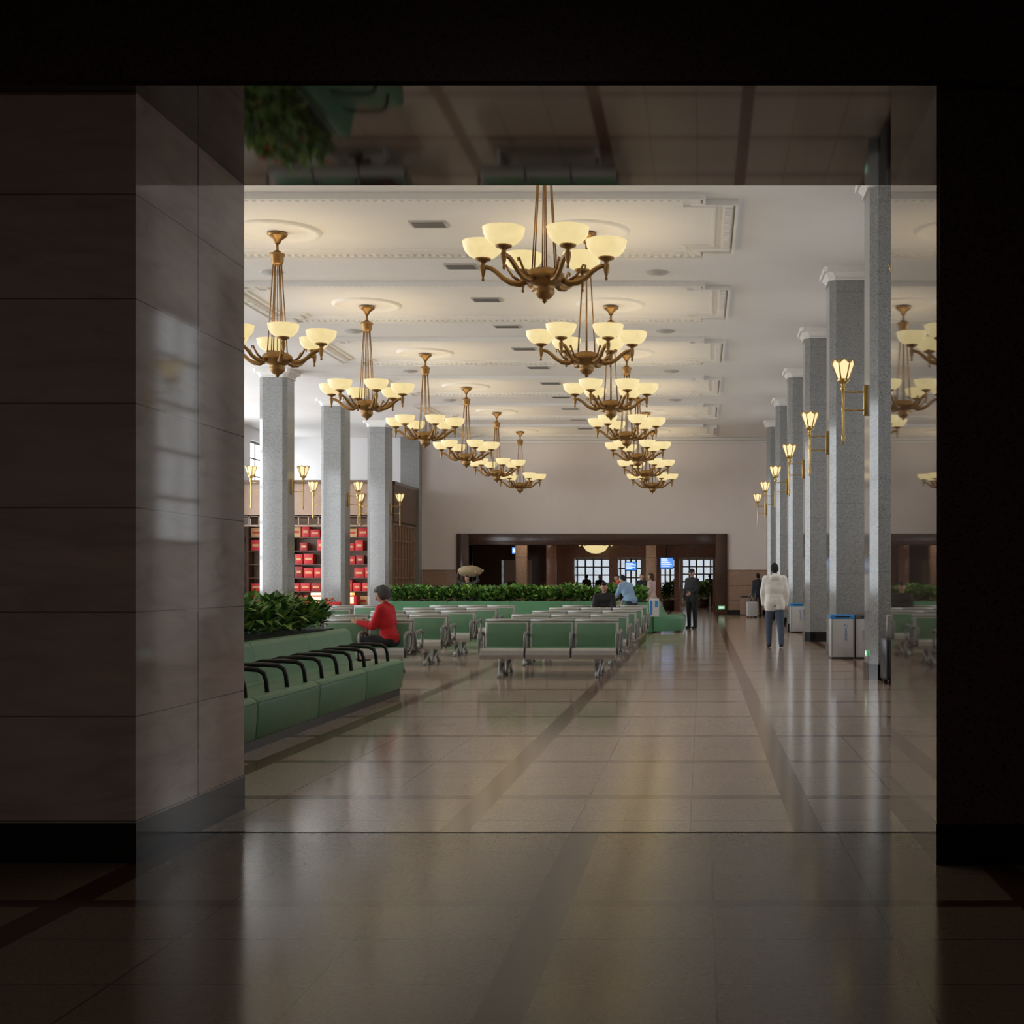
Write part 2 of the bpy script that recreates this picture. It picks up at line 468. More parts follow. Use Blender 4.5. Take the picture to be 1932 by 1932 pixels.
# sconce: local, arm toward +X (column at x=+.34)
b = MB()
def ring(r, z, n=6, ph=0): return [(r*math.cos(2*math.pi*k/n+ph), r*math.sin(2*math.pi*k/n+ph), z) for k in range(n)]
n = 6
lo, hi = ring(.075, 4.28), ring(.155, 4.50)
b.add(lo+hi, [(i,(i+1)%n,(i+1)%n+n,i+n) for i in range(n)]+[(5,4,3,2,1,0), tuple(range(6,12))], 'lantern')
# pointed glass crests
for k in range(n):
    p, q = Vector(hi[k]), Vector(hi[(k+1) % n]); m = (p+q)/2*1.12; m.z = 4.56
    b.add([p, q, m], [(0,1,2)], 'lantern')
    b.tube([lo[k], hi[k], Vector(hi[k])*1.0+Vector((hi[k][0]*.1, hi[k][1]*.1, .05))], .011, 'gold', 5)
    b.tube([hi[k], m], .009, 'gold', 5); b.tube([m, hi[(k+1) % n]], .009, 'gold', 5)
    b.tube([lo[k], lo[(k+1) % n]], .012, 'gold', 5)
b.lathe([(.085,4.285),(.09,4.26),(.05,4.23),(.03,4.19),(.045,4.17),(.045,4.14),(.022,4.11),(.02,3.9),(.03,3.86),(.022,3.82),(.018,3.5),(.03,3.46),(.02,3.40),(0,3.33)], 'gold', 10)
b.tube([(0,0,4.10),(.30,0,4.10)], .013, 'gold', 6); b.tube([(0,0,3.84),(.30,0,3.84)], .013, 'gold', 6)
b.box(.29,.345,-.035,.035,3.76,4.20,'gold',.008)
scon = b.mesh('wall_sconce')
for y in colY:
    place(scon, 'wall_sconce', (2.37-.34, y, 0))
    if y < 54 and y > 15:
        place(scon, 'wall_sconce', (-11.33+.34, y, 0), math.pi)
        place(scon, 'wall_sconce', (-12.09-.34, y, 0))

# ---------------------------------------------------------------- far wall and room beyond
b = MB()
wall_x(b, 55.8, 56.6, -17.3, 3.6, 0, CEIL, [(-9.42, .56, 0, 2.84)], 'wallp'); b.obj('wall_back')
b = MB(); b.box(-17.0, -12.1, 55.76, 55.8, 0, CEIL, 'wallw'); b.obj('wall_back_aisle')
b = MB()
for (x0, x1, z0, z1) in ((-9.91, -9.42, 0, 3.29), (.56, 1.03, 0, 3.29), (-9.42, .56, 2.84, 3.29)):
    b.box(x0, x1, 55.68, 56.7, z0, z1, 'granite_br', .012)
b.obj('trim_4')
b = MB()
b.box(-11.3, -9.91, 55.76, 55.81, .2, 1.83, 'wains'); b.box(1.03, 3.3, 55.76, 55.81, .2, 1.83, 'wains')
b.obj('trim_5')
b = MB(); b.box(-11.3, -9.91, 55.74, 55.81, 0, .2, 'granite_blk'); b.box(1.03, 3.3, 55.74, 55.81, 0, .2, 'granite_blk'); b.obj('baseboard_back')
# beyond
bx('ceiling_far_room', -13, 5, 56.6, 78.2, 3.75, 3.85, 'woodt')
bx('wall_far_room_left', -13.1, -13, 56.6, 78.2, 0, 3.75, 'granite_br')
bx('wall_far_room_right', 5, 5.1, 56.6, 78.2, 0, 3.75, 'wains')
b = MB()
wall_x(b, 64, 64.7, -6.7, 5, 0, 3.75, [(-5.93, -4.28, 0, 2.45), (-3.9, -2.5, 0, 2.45), (-1.9, -1.28, 0, 2.45), (-1.03, .52, 0, 2.45)], 'granite_rd')
wall_x(b, 64, 64.7, -13, -6.7, 0, 3.75, [(-9.3, -7.9, 0, 2.35)], 'granite_br')
b.obj('wall_far_room_divider')
b = MB()
b.box(-8.05, -7.55, 59.5, 60, 0, 3.75, 'wains', .03); b.box(-6.9, -6.45, 61, 61.5, 0, 3.75, 'granite_rd', .03)
b.box(-2.45, -2.0, 60.3, 60.8, 0, 3.75, 'wains', .03)
b.obj('far_room_pillars')
for (x, y) in ((-7.5, 58.5), (-3.5, 58.5), (-.5, 58.5), (-5, 70), (-1.5, 70), (-8.5, 70)):  # invented fill panels, added to brighten the interior behind the doorway
    b = MB(); b.box(-.6, .6, -.3, .3, -.04, 0, 'steeld', .005); b.box(-.56, .56, -.26, .26, -.05, -.04, 'far_fill'); b.obj('added_fill_panel', (x, y, 3.75))
opsF = [(-7.5, -5.2, .8, 2.6), (-4.9, -3.4, .5, 2.6), (-2.9, -1.5, .8, 2.6), (-1.1, .9, .9, 2.6)]
b = MB(); wall_x(b, 77.8, 78.2, -13, 5, 0, 3.75, opsF, 'wallp'); b.obj('wall_far_room_back')
for (a, c, z0, z1) in opsF:
    b = MB(); b.box(a, c, 78.0, 78.03, z0, z1, 'pane3')
    for i in range(6):
        x = a+(c-a)*i/5; b.box(x-.045, x+.045, 77.9, 77.99, z0, z1, 'frame')
    for i in range(5):
        z = z0+(z1-z0)*i/4; b.box(a, c, 77.92, 77.98, z-.035, z+.035, 'frame')
    b.obj('window_%d' % wn); wn += 1
# display screens
def screen(x, y, z, w, h):
    b = MB(); b.box(-w/2, w/2, 0, .08, -h/2, h/2, 'black', .01)
    b.box(-w/2+.03, w/2-.03, -.008, 0, -h/2+.03, h/2-.03, 'screen')
    for i in range(5):
        zz = h/2-.09-i*(h-.14)/5
        b.box(-w/2+.06, -w/2+.06+(w-.12)*random.uniform(.5, 1), -.014, -.008, zz-.018, zz+.018, 'scrtxt')
    b.tube([(0,.04,h/2),(0,.04,3.74-z)], .02, 'black', 6)
    b.obj('display_screen', (x, y, z))
screen(-1.62, 63.6, 2.2, .62, .55); screen(-3.5, 68, 2.1, .6, .45); screen(-8.25, 60.8, 2.72, .3, .34)
b = MB()
b.lathe([(0, -.42), (.2, -.4), (.42, -.3), (.55, -.12), (.6, 0), (.0, 0)], 'bowl', 24)
for k in range(8):
    a = math.pi*k/4; b.lathe([(.02,-.08),(.09,0),(.11,.08),(0,.08)], 'bowl', 10, (.72*math.cos(a), .72*math.sin(a), 0))
    b.tube([(.0,0,-.0),(.72*math.cos(a), .72*math.sin(a), -.07)], .014, 'brass', 5)
b.tube([(0,0,0),(0,0,.72)], .02, 'brass', 6)
far_ch = b.mesh('bowl_chandelier')
place(far_ch, 'bowl_chandelier', (-4.8, 62.4, 3.03)); place(far_ch, 'bowl_chandelier', (-3.2, 72.4, 3.03))

# ---------------------------------------------------------------- shop in aisle
b = MB()
b.box(-16.9, -11.75, 50.2, 50.6, 3.75, 5.0, 'woodt'); b.box(-16.9, -11.7, 50.1, 50.7, 4.92, 5.05, 'wood')
b.box(-16.9, -11.75, 51.6, 51.7, 0, 3.75, 'woodt')
b.box(-16.9, -11.75, 50.2, 51.7, 3.72, 3.78, 'wood')
for i in range(15):
    x = -16.85+i*.36; b.box(x-.02, x+.02, 50.2, 50.26, 3.4, 3.75, 'woodt')
b.box(-16.9, -11.75, 50.2, 50.26, 3.36, 3.42, 'woodt')
for z in (.45, 1.0, 1.5, 2.0, 2.5, 3.0): b.box(-16.9, -11.8, 51.0, 51.6, z-.03, z, 'wood')
for x in (-16.8, -15.2, -13.6, -12.0): b.box(x-.04, x+.04, 50.95, 51.6, 0, 3.4, 'wood')
b.obj('shop_shelving')
b = MB()
for z in (.45, 1.0, 1.5, 2.0, 2.5, 3.0):
    x = -16.7
    while x < -12.1:
        w = random.choice([.28, .35, .42]); h = random.uniform(.28, .42)
        m = random.choice(['red', 'red', 'red', 'redd', 'goldp'])
        if random.random() < .88:
            b.box(x, x+w, 51.05, 51.4, z, z+h, m, .008)
            b.box(x+.06, x+w-.06, 51.04, 51.05, z+h*.4, z+h*.62, 'goldp' if m != 'goldp' else 'red')
        x += w+.04
b.obj('gift_boxes')
b = MB(); b.box(-14.5, -12.6, 50.3, 50.9, 0, .85, 'red', .02); b.box(-14.4, -12.7, 50.25, 50.3, .55, .8, 'warm'); b.box(-14.3,-12.8,50.4,50.8,.85,.95,'warm',.01); b.obj('shop_counter')
b = MB()
b.box(-11.72, -11.4, 51.1, 55.25, 3.6, 5.0, 'wood'); b.box(-11.72, -11.5, 51.1, 55.25, 0, 3.6, 'wood')
for i in range(8):
    y = 51.3+i*.52; b.box(-11.5, -11.44, y-.03, y+.03, .1, 3.5, 'woodt')
for z in (.15, .8, 1.5, 2.2, 2.9, 3.5): b.box(-11.5, -11.45, 51.3, 55.2, z-.02, z+.02, 'woodt')
b.box(-11.78, -11.36, 51.05, 55.27, 4.95, 5.08, 'granite_br')
b.obj('shop_front_panel')

# ---------------------------------------------------------------- upholstered benches
def bench_mesh(name, L, secs, arms=True, arm0=.3, armp=.57):
    """extends along +Y from 0..L, front faces +X at x=0, back at x=-.8"""
    b = MB()
    prof = [(-.06,.07),(-.02,.10),(.0,.36),(-.015,.41),(-.05,.435),(-.10,.44),(-.56,.405),(-.60,.43),(-.66,.76),(-.685,.80),(-.72,.815),(-.76,.81),(-.785,.78),(-.79,.07)]
    ys = [L*i/secs for i in range(secs+1)]
    for y0, y1 in zip(ys, ys[1:]):
        g = .012
        def ins(p, k): 
            cx, cz = -.45, .35
            return [(x+(cx-x)*k*.03, z+(cz-z)*k*.03) for x, z in p]
        rings = [(y0+.002, ins(prof, 1.2)), (y0+g, ins(prof, .3)), (y0+g*2.2, prof), (y1-g*2.2, prof), (y1-g, ins(prof, .3)), (y1-.002, ins(prof, 1.2))]
        vs = []; n = len(prof)
        for y, p in rings: vs += [(x, y, z) for x, z in p]
        fs = []
        for r in range(len(rings)-1):
            for i in range(n): fs.append((r*n+i, r*n+(i+1) % n, (r+1)*n+(i+1) % n, (r+1)*n+i))
        fs += [tuple(reversed(range(n))), tuple((len(rings)-1)*n+i for i in range(n))]
        b.add(vs, fs, 'green', True)
        b.box(-.02+.001, .003, y0+.03, y1-.03, .395, .40, 'green')
    b.box(-.78, -.05, .02, L-.02, 0, .08, 'black')
    if arms:
        y = arm0
        while y < L-.1:
            b.tube([(-.62,y,.60),(-.50,y,.635),(-.30,y,.64),(-.17,y,.63),(-.12,y,.60),(-.10,y,.54),(-.09,y,.43)], [.018,.022,.022,.022,.021,.02,.02], 'black', 8)
            y += armp
    return b.mesh(name)
place(bench_mesh('green_bench', 7.4, 4, True, .08, .57), 'green_bench', (-3.65, 9.5, 0))
place(bench_mesh('green_bench', 7.4, 4), 'green_bench', (-6.2, 16.9, 0), math.pi)

def foliage(b, x0, x1, y0, y1, zb, zt, n, sz, flowers=0):
    for i in range(n):
        x = random.uniform(x0, x1); y = random.uniform(y0, y1)
        bump = .55+.45*math.sin(x*3.1+y*2.3)*math.cos(y*1.7-x*1.1)
        h = zb+(zt-zb)*random.random()**.6*(.65+.35*bump)
        a = random.uniform(0, 6.28); el = random.uniform(-.3, 1.1)
        L = sz*random.uniform(.6, 1.3); w = L*random.uniform(.18, .32)
        d = Vector((math.cos(a)*math.cos(el), math.sin(a)*math.cos(el), math.sin(el)))
        s = d.cross(Vector((0,0,1))).normalized(); u = s.cross(d)
        p = Vector((x, y, h))
        vs = [p, p+d*L*.45+s*w+u*w*.3, p+d*L-u*w*.4, p+d*L*.45-s*w+u*w*.3, p+d*L*.5]
        m = 'leaf%d' % random.choice([0,0,1,1,2,2,3])
        b.add(vs, [(0,1,4),(1,2,4),(0,4,3),(4,2,3)], m)
    for i in range(flowers):
        p = Vector((random.uniform(x0, x1), random.uniform(y0+3.5 if y1-y0 > 5 else y0, y1), zb+(zt-zb)*random.uniform(.65, 1.1)))
        for k in range(5):
            a = k*1.257+random.random()*.4; d = Vector((math.cos(a), math.sin(a), .6))*.042
            b.add([p, p+d+Vector((0,0,.03)), p+d*1.4, p+d-Vector((.02,.02,0))], [(0,1,2,3)], 'flower')
b = MB()
b.box(-5.38, -4.46, 9.5, 16.9, 0, .80, 'greenp', .02); b.box(-5.33, -4.5, 9.55, 16.85, .80, .815, 'soil')
foliage(b, -5.28, -4.5, 9.6, 16.75, .82, 1.16, 6500, .17, 34)
b.obj('planter_with_plants')
# far island
b = MB()
b.box(-9.1, -1.52, 38.95, 40.6, 0, .78, 'greenp', .02); b.box(-9.05, -1.57, 39, 40.55, .78, .80, 'soil')
foliage(b, -9.0, -1.6, 39.05, 40.5, .80, 1.22, 6500, .19, 8)
b.obj('planter_with_plants')
place(bench_mesh('green_bench', 7.0, 4, False), 'green_bench', (-8.9, 38.14, 0), -math.pi/2)
b = MB()
# rounded end bench facing right
prof = [(0,.0+.05),(.03,.36),(-.02,.43),(-.08,.445),(-.50,.42),(-.58,.50),(-.72,.80),(-.78,.82),(-.80,.80)]
cx, cy0, cy1 = -.78, 37.35, 40.0
N = 10; rings = []
for i in range(N+1):
    a = -math.pi/2+math.pi/2*i/N
    rings.append((cy0, math.cos(a), math.sin(a)))
rings.append((cy1, 1, 0))
vs = []; n = len(prof)
for (yy, c, s_) in rings:
    for (px, pz) in prof:
        r = .80+px
        vs.append((cx-.5+r*c+.0, yy+r*s_, pz))
fs = [(r*n+i, r*n+i+1, (r+1)*n+i+1, (r+1)*n+i) for r in range(len(rings)-1) for i in range(n-1)]
b.add([(x+.0, y, z) for x, y, z in vs], fs, 'green', True)
b.box(-1.47, -1.28, 36.6, 40.0, 0, .80, 'green', .03)
b.obj('green_bench', (0, 0, 0))

# placard on end bench
b = MB(); b.box(-.13,.13,0,.02,0,.48,'white',.005); b.box(-.11,-.05,-.006,0,.04,.42,'blue'); b.box(.02,.1,-.006,0,.25,.42,'blue')
o = b.obj('notice_board', (-1.26, 36.48, .44)); 

# ---------------------------------------------------------------- triple airport style seats (face -Y)
b = MB()
W = .66
for i in range(3):
    cx = (i-1)*W
    # seat shell: rolled front lip
    seat = [(0.0,.27),(-.02,.33),(-.01,.39),(.03,.425),(.10,.43),(.44,.40),(.50,.40),(.50,.37),(.12,.385),(.05,.36),(.03,.28)]
    X = Matrix.Translation((cx,0,0))
    R = X @ Matrix(((0,1,0,0),(1,0,0,0),(0,0,1,0),(0,0,0,1)))
    b.extr(seat, -.315, .315, 'steel', R)
    b.box(cx-.28, cx+.28, .06, .47, .405, .435, 'greenp', .012)
    Bk = Matrix.Translation((cx, .47, .42)) @ Matrix.Rotation(math.radians(-13), 4, 'X')
    b.box(-.315, .315, 0, .03, -.02, .40, 'steel', .012, Bk)
    b.box(-.285, .285, -.03, .0, .0, .355, 'greenp', .012, Bk)
    b.tube([(-.315,.012,.40),(.315,.012,.40)], .024, 'steel', 8, Bk)
for i in range(4):
    x = (i-1.5)*W
    b.tube([(x,.50,.60),(x,.40,.635),(x,.15,.64),(x,.05,.62),(x,.03,.56),(x,.06,.44),(x,.10,.36)], [.02,.024,.026,.024,.022,.022,.022], 'steeld', 8)
    b.tube([(x,.10,.36),(x,.3,.33),(x,.5,.42),(x,.56,.62)], .018, 'steeld', 6)
b.box(-.96, .96, .24, .32, .27, .34, 'steeld', .01)
for x in (-.70, .70):
    b.tube([(x,.28,.30),(x,.28,.18)], [.05,.045], 'steel', 8)
    b.tube([(x,.28,.18),(x,.12,.09),(x,.02,.03)], [.045,.03,.025], 'steel', 8)
    b.tube([(x,.28,.18),(x,.44,.09),(x,.54,.03)], [.045,.03,.025], 'steel', 8)
    for y in (.02,.54): b.lathe([(.0,.03),(.035,.025),(.035,0),(0,0)], 'steeld', 10, (x,y,0))
seat3 = b.mesh('waiting_chair_row')
rowY = [19.75+2.8*k for k in range(5)]
for k, y in enumerate(rowY):
    for cx in (-2.21, -5.25, -8.3):
        if cx < -8 and k == 0: continue
        place(seat3, 'waiting_chair_row', (cx, y, 0))
        place(seat3, 'waiting_chair_row', (cx, y+1.30, 0), math.pi)

# ---------------------------------------------------------------- bins, luggage, signs
def bin_mesh(w, body, top):
    b = MB(); h = .79
    b.box(-w/2, w/2, -.2, .2, .03, h-.06, body, .012); b.box(-w/2+.02, w/2-.02, -.18, .18, 0, .03, 'black')
    b.box(-w/2-.006, w/2+.006, -.206, .206, h-.085, h, top, .015)
    b.box(-w/2+.08, w/2-.08, -.212, -.2, h-.05, h-.03, 'black')
    b.box(-w/2+.015, -w/2+.025, -.206, -.2, .05, h-.09, 'label'); b.box(w/2-.025, w/2-.015, -.206, -.2, .05, h-.09, 'label')
    for i in range(3):  # recycling arrows
        a = math.pi/2+i*2*math.pi/3
        c = Vector((.06, 0, .58)); p = [c+Vector((.035*math.cos(a+t), -.203, .035*math.sin(a+t))) for t in (0, .6, 1.2)]
        b.tube(p, [.004,.006,.009], 'blue' if top == 'blue' else 'label', 5)
    return b
def text(parent, s, size, loc, mat, vertical=True):
    cu = bpy.data.curves.new('lettering', 'FONT'); cu.body = '\n'.join(s) if vertical else s
    cu.size = size; cu.align_x = 'CENTER'; cu.materials.append(M[mat]); cu.extrude = .001
    o = bpy.data.objects.new('lettering', cu); COL.objects.link(o); o.parent = parent
    o.location = loc; o.rotation_euler = (math.pi/2, 0, 0)
o = bin_mesh(.42, 'binw', 'blue').obj('recycling_bin', (2.51, 24.75, 0)); text(o, '可回收物', .05, (.06, -.204, .48), 'blue')
o = bin_mesh(.42, 'binw', 'bind').obj('waste_bin', (2.96, 24.75, 0)); text(o, '其他垃圾', .05, (-.08, -.204, .48), 'label')
o = bin_mesh(.42, 'binw', 'blue').obj('recycling_bin', (2.58, 37.0, 0)); text(o, '可回收物', .05, (.06, -.204, .48), 'blue')
for x in (1.75, 2.22): bin_mesh(.42, 'woodt', 'bind').obj('waste_bin', (x, 55.3, 0))

def suitcase(name, w, d, h, mat, loc, rz=0):
    b = MB()
    b.box(-w/2, w/2, -d/2, d/2, .05, h, mat, .04, None, 3)
    for i in range(5): b.box(-w/2+.05+i*(w-.12)/5, -w/2+.07+i*(w-.12)/5, -d/2-.006, d/2+.006, .12, h-.06, mat, .003)
    b.tube([(-w*.3,d*.3,h-.02),(-w*.3,d*.3,h+.3),(w*.3,d*.3,h+.3),(w*.3,d*.3,h-.02)], .01, 'steel', 6)
    b.tube([(-w*.2,0,h),(-w*.15,0,h+.03),(w*.15,0,h+.03),(w*.2,0,h)], .012, 'black', 6)
    for x in (-w*.38, w*.38):
        for y in (-d*.35, d*.35):
            X = Matrix.Translation((x,y,.03)) @ Matrix.Rotation(math.pi/2,4,'Y')
            b.lathe([(0,-.012),(.03,-.012),(.03,.012),(0,.012)], 'black', 10, (0,0,0), X)
    return b.obj(name, loc, rz)
suitcase('black_suitcase', .45, .28, .62, 'black', (2.68, 18.75, 0), .2)
suitcase('white_suitcase', .42, .26, .60, 'white', (1.88, 51.6, 0), .1)
suitcase('red_suitcase', .5, .3, .75, 'red', (-11.2, 41.8, 0), .1)
cloth('blue_bag_cloth', (.05, .2, .5))
for (x, y) in ((-12.3, 40.5), (-12.9, 43.0), (-12.5, 35.2)):
    b = MB(); b.ell((0,0,.32), (.34,.25,.32), 'blue_bag_cloth', 14, 10, None, lambda d: Vector((math.copysign(abs(d.x)**.7,d.x), math.copysign(abs(d.y)**.7,d.y), math.copysign(abs(d.z)**.7,d.z))))
    b.tube([(-.15,0,.62),(-.1,0,.75),(.1,0,.75),(.15,0,.62)], .012, 'black', 6); b.obj('travel_bag', (x, y, 0))

def exitsign(loc, rz, w=.20):
    b = MB(); h = w*.55
    b.box(-w/2, w/2, -.015, 0, -h/2, h/2, 'exitg', .003)
    k = w/.2
    def q(x0,x1,z0,z1): b.box(x0*k,x1*k,-.018,-.015,z0*k,z1*k,'scrtxt')
    b.add([(.03*k,-.018,.02*k),(.03*k,-.018,-.02*k),(.07*k,-.018,0)],[(0,1,2)],'scrtxt'); q(.0,.03,-.008,.008)
    q(-.05,-.035,.02,.035); q(-.055,-.03,-.01,.018); q(-.075,-.055,.002,.010); q(-.03,-.01,.0,.008); q(-.06,-.05,-.04,-.01); q(-.04,-.015,-.025,-.014)
    b.obj('exit_sign', loc, rz)
exitsign((.80, 55.66, .30), 0, .26); exitsign((2.357, colY[1]-.1, .36), -math.pi/2, .16)

# ---------------------------------------------------------------- people
SKIN = cloth('skin', (.55, .33, .22)); 
def capsule(bv, bf, a, b_, ra, rb, flat=1.0, n=14, m=5):
    a = Vector(a); b_ = Vector(b_); t = b_-a
    if t.length < 1e-6: t = Vector((0,0,1e-4)); b_ = a+t
    t.normalize(); ref = Vector((0,0,1)) if abs(t.z) < .9 else Vector((1,0,0))
    u = t.cross(ref).normalized(); w = t.cross(u); o = len(bv); rings = []
    for i in range(m+1): 
        th = -math.pi/2+math.pi/2*i/m; rings.append((a+t*ra*math.sin(th), max(ra*math.cos(th), ra*.02)))
    for i in range(m+1):
        th = math.pi/2*i/m; rings.append((b_+t*rb*math.sin(th), max(rb*math.cos(th), rb*.02)))
    cy = (a.y+b_.y)/2
    for c, r in rings:
        for k in range(n):
            an = 2*math.pi*k/n; p = c+(u*math.cos(an)+w*math.sin(an))*r
            if flat != 1: p.y = cy+(p.y-cy)*flat if abs(a.y-b_.y) < .02 else c.y+(p.y-c.y)*flat
            bv.append(p[:])
    for i in range(len(rings)-1):
        for k in range(n):
            A = o+i*n+k; B = o+i*n+(k+1) % n; bf.append((A, B, B+n, A+n))
    bf.append(tuple(o+k for k in reversed(range(n)))); bf.append(tuple(o+(len(rings)-1)*n+k for k in range(n)))

def person(name, loc, rot, H=1.72, lean=0, sit=None, armL=((-.15,0,-1),(-.05,.2,-1)), armR=((.15,0,-1),(.05,.2,-1)),
           legL=((-.03,.05,-1),(0,-.05,-1)), legR=((.03,.05,-1),(0,-.05,-1)), top=(.05,.05,.06), bottom=(.03,.03,.04), hair=(.012,.01,.01),
           hstyle='short', yaw=0, pitch=0, bulk=1.0, coat=0.0, hood=False, cap=False, vox=.02, shoe=(.015,.015,.017), z0=0, glove=None):
    s = H/1.75
    tm = cloth('cloth_top_%s_%02d%02d%02d' % (name, top[0]*99, top[1]*99, top[2]*99), top)
    bm_ = cloth('cloth_bottom_%02d%02d%02d' % (bottom[0]*99, bottom[1]*99, bottom[2]*99), bottom)
    sm_ = cloth('shoe_leather_%02d%02d' % (shoe[0]*99, shoe[2]*99), shoe); hm = cloth('hair_%02d%02d' % (hair[0]*99, hair[2]*99), hair)
    V = Vector
    def nd(v): return V(v).normalized()
    thl, shl, ual, fal = .43*s, .41*s, .29*s, .25*s
    hipL0, hipR0 = V((-.095*s,0,-.03*s)), V((.095*s,0,-.03*s))
    def leg(h, L):
        k = h+nd(L[0])*thl; a = k+nd(L[1])*shl; return k, a
    kL, aL = leg(hipL0, legL); kR, aR = leg(hipR0, legR)
    pz = (sit+.115*s) if sit is not None else (-min(aL.z, aR.z)+.075*s)
    P = V((0,0,pz))
    R = Matrix.Rotation(math.radians(-lean), 3, 'X')
    def up(x, y, z): return P+R @ V((x*s, y*s, z*s))
    belly, chest, neck = up(0,.01,.16), up(0,0,.36), up(0,-.01,.53)
    shL, shR = up(-.175,0,.465), up(.175,0,.465)
    hc = neck+R @ V((0,.03*s,.145*s))
    caps = []
    def C(a, b_, ra, rb, mat, flat=1.0): caps.append((V(a), V(b_), ra*s, rb*s, mat, flat))
    bk = bulk
    C(P+V((-.06*s,0,.02)), P+V((.06*s,0,.02)), .115*bk, .115*bk, tm, .85)
    C(P+V((-.07*s,0,-.04*s)), P+V((.07*s,0,-.04*s)), .108, .108, bm_, .9)
    C(up(-.04,.01,.10), up(.04,.01,.10), .125*bk, .125*bk, tm, .8)
    C(up(-.055,0,.26), up(.055,0,.26), .13*bk, .13*bk, tm, .8)
    C(up(-.085,0,.39), up(.085,0,.39), .115*bk, .115*bk, tm, .85)
    C(up(-.06,-.01,.30), up(.06,-.01,.44), .12*bk, .10*bk, tm, .85)
    C(up(0,-.01,.47), shL, .075, .07*bk, tm); C(up(0,-.01,.47), shR, .075, .07*bk, tm)
    C(up(0,-.01,.47), neck, .075, .062, tm)
    C(neck, hc-V((0,0,.04*s)), .05, .05, SKIN)
    ends = []
    for sh, A in ((shL, armL), (shR, armR)):
        e = sh+nd(A[0])*ual; w = e+nd(A[1])*fal
        C(sh, e, .066*bk, .053*bk, tm); C(e, w, .052*bk, .036*bk, tm); C(w, w+nd(A[1])*.02, .028, .026, SKIN)
        ends.append((w, nd(A[1]), e))
    lk = 1.12 if bulk > 1.12 else 1.0
    for h, L in ((hipL0, legL), (hipR0, legR)):
        k, a = leg(h, L); h, k, a = h+P, k+P, a+P
        C(h, k, .094*lk, .066*lk, bm_); C(k, a, .064*lk, .050*lk, bm_)
        C(a+V((0,-.03*s,-.035*s)), a+V((0,.06*s,-.035*s)), .042, .042, sm_); C(a+V((0,.05*s,-.04*s)), a+V((0,.15*s,-.045*s)), .04, .03, sm_)
        if coat > 0: C(h, h+(k-h)*coat, .11*lk, .105*lk, tm)
    if hood: C(up(-.05,-.10,.50), up(.05,-.10,.50), .065, .065, tm)
    bv, bf = [], []
    for (a, b_, ra, rb, mt, fl) in caps: capsule(bv, bf, a, b_, ra, rb, fl)
    me = bpy.data.meshes.new('tmp'); me.from_pydata(bv, [], bf); me.update()
    bm2 = bmesh.new(); bm2.from_mesh(me); bmesh.ops.recalc_face_normals(bm2, faces=bm2.faces); bm2.to_mesh(me); bm2.free()
    o = bpy.data.objects.new('tmp', me); COL.objects.link(o)
    md = o.modifiers.new('r', 'REMESH'); md.mode = 'VOXEL'; md.voxel_size = vox
    md2 = o.modifiers.new('s', 'SMOOTH'); md2.factor = .5; md2.iterations = 2
    dg = bpy.context.evaluated_depsgraph_get(); ev = o.evaluated_get(dg); me2 = bpy.data.meshes.new_from_object(ev)
    nv = len(me2.vertices); co = np.empty(nv*3); me2.vertices.foreach_get('co', co); co = co.reshape(-1, 3)
    faces = [tuple(p.vertices) for p in me2.polygons]
    cen = np.array([co[list(f)].mean(0) for f in faces])
    best = np.full(len(faces), 1e9); bi = np.zeros(len(faces), int)
    for i, (a, b_, ra, rb, mt, fl) in enumerate(caps):
        A = np.array(a); B = np.array(b_); d = B-A; t = np.clip(((cen-A) @ d)/max(d @ d, 1e-9), 0, 1)
        c = A+t[:, None]*d; df = cen-c
        if fl != 1: df[:, 1] /= fl
        dist = np.linalg.norm(df, axis=1)-(ra+(rb-ra)*t)
        m = dist < best; best[m] = dist[m]; bi[m] = i
    bpy.data.objects.remove(o, do_unlink=True)
    b = MB(); b.v = [tuple(c) for c in co]; b.f = faces
    b.m = [b.mi(caps[i][4]) for i in bi]; b.sm = [True]*len(faces)
    # head
    HM = Matrix.Translation(hc) @ (R.to_4x4() if abs(lean) < 15 else Matrix.Rotation(math.radians(-lean*.5), 4, 'X')) @ Matrix.Rotation(yaw, 4, 'Z') @ Matrix.Rotation(-pitch, 4, 'X') @ Matrix.Scale(s, 4)
    def hf(d):
        x, y, z = d
        if z < 0:
            k = 1+z*.32; x *= k
            if y < 0: y *= 1+z*.45
            else: y *= 1+z*.06
        if y > .5: y = .5+(y-.5)*.85
        return V((x, y, z))
    b.ell((0,0,0), (.076,.097,.118), SKIN, 20, 14, HM, hf)
    b.ell((0,.098,-.018), (.012,.018,.024), SKIN, 8, 6, HM); b.ell((0,.094,.008), (.008,.012,.03), SKIN, 8, 6, HM)
    for sx in (-1, 1):
        b.ell((sx*.077,-.005,-.01), (.010,.02,.033), SKIN, 8, 6, HM)
        b.ell((sx*.030,.084,.006), (.014,.007,.007), 'white', 8, 6, HM); b.ell((sx*.030,.090,.006), (.006,.003,.006), 'black', 8, 6, HM)
        b.ell((sx*.031,.087,.026), (.019,.006,.004), hm, 8, 4, HM)
    b.ell((0,.086,-.056), (.024,.008,.006), cloth('lips', (.35,.10,.09)), 8, 4, HM)
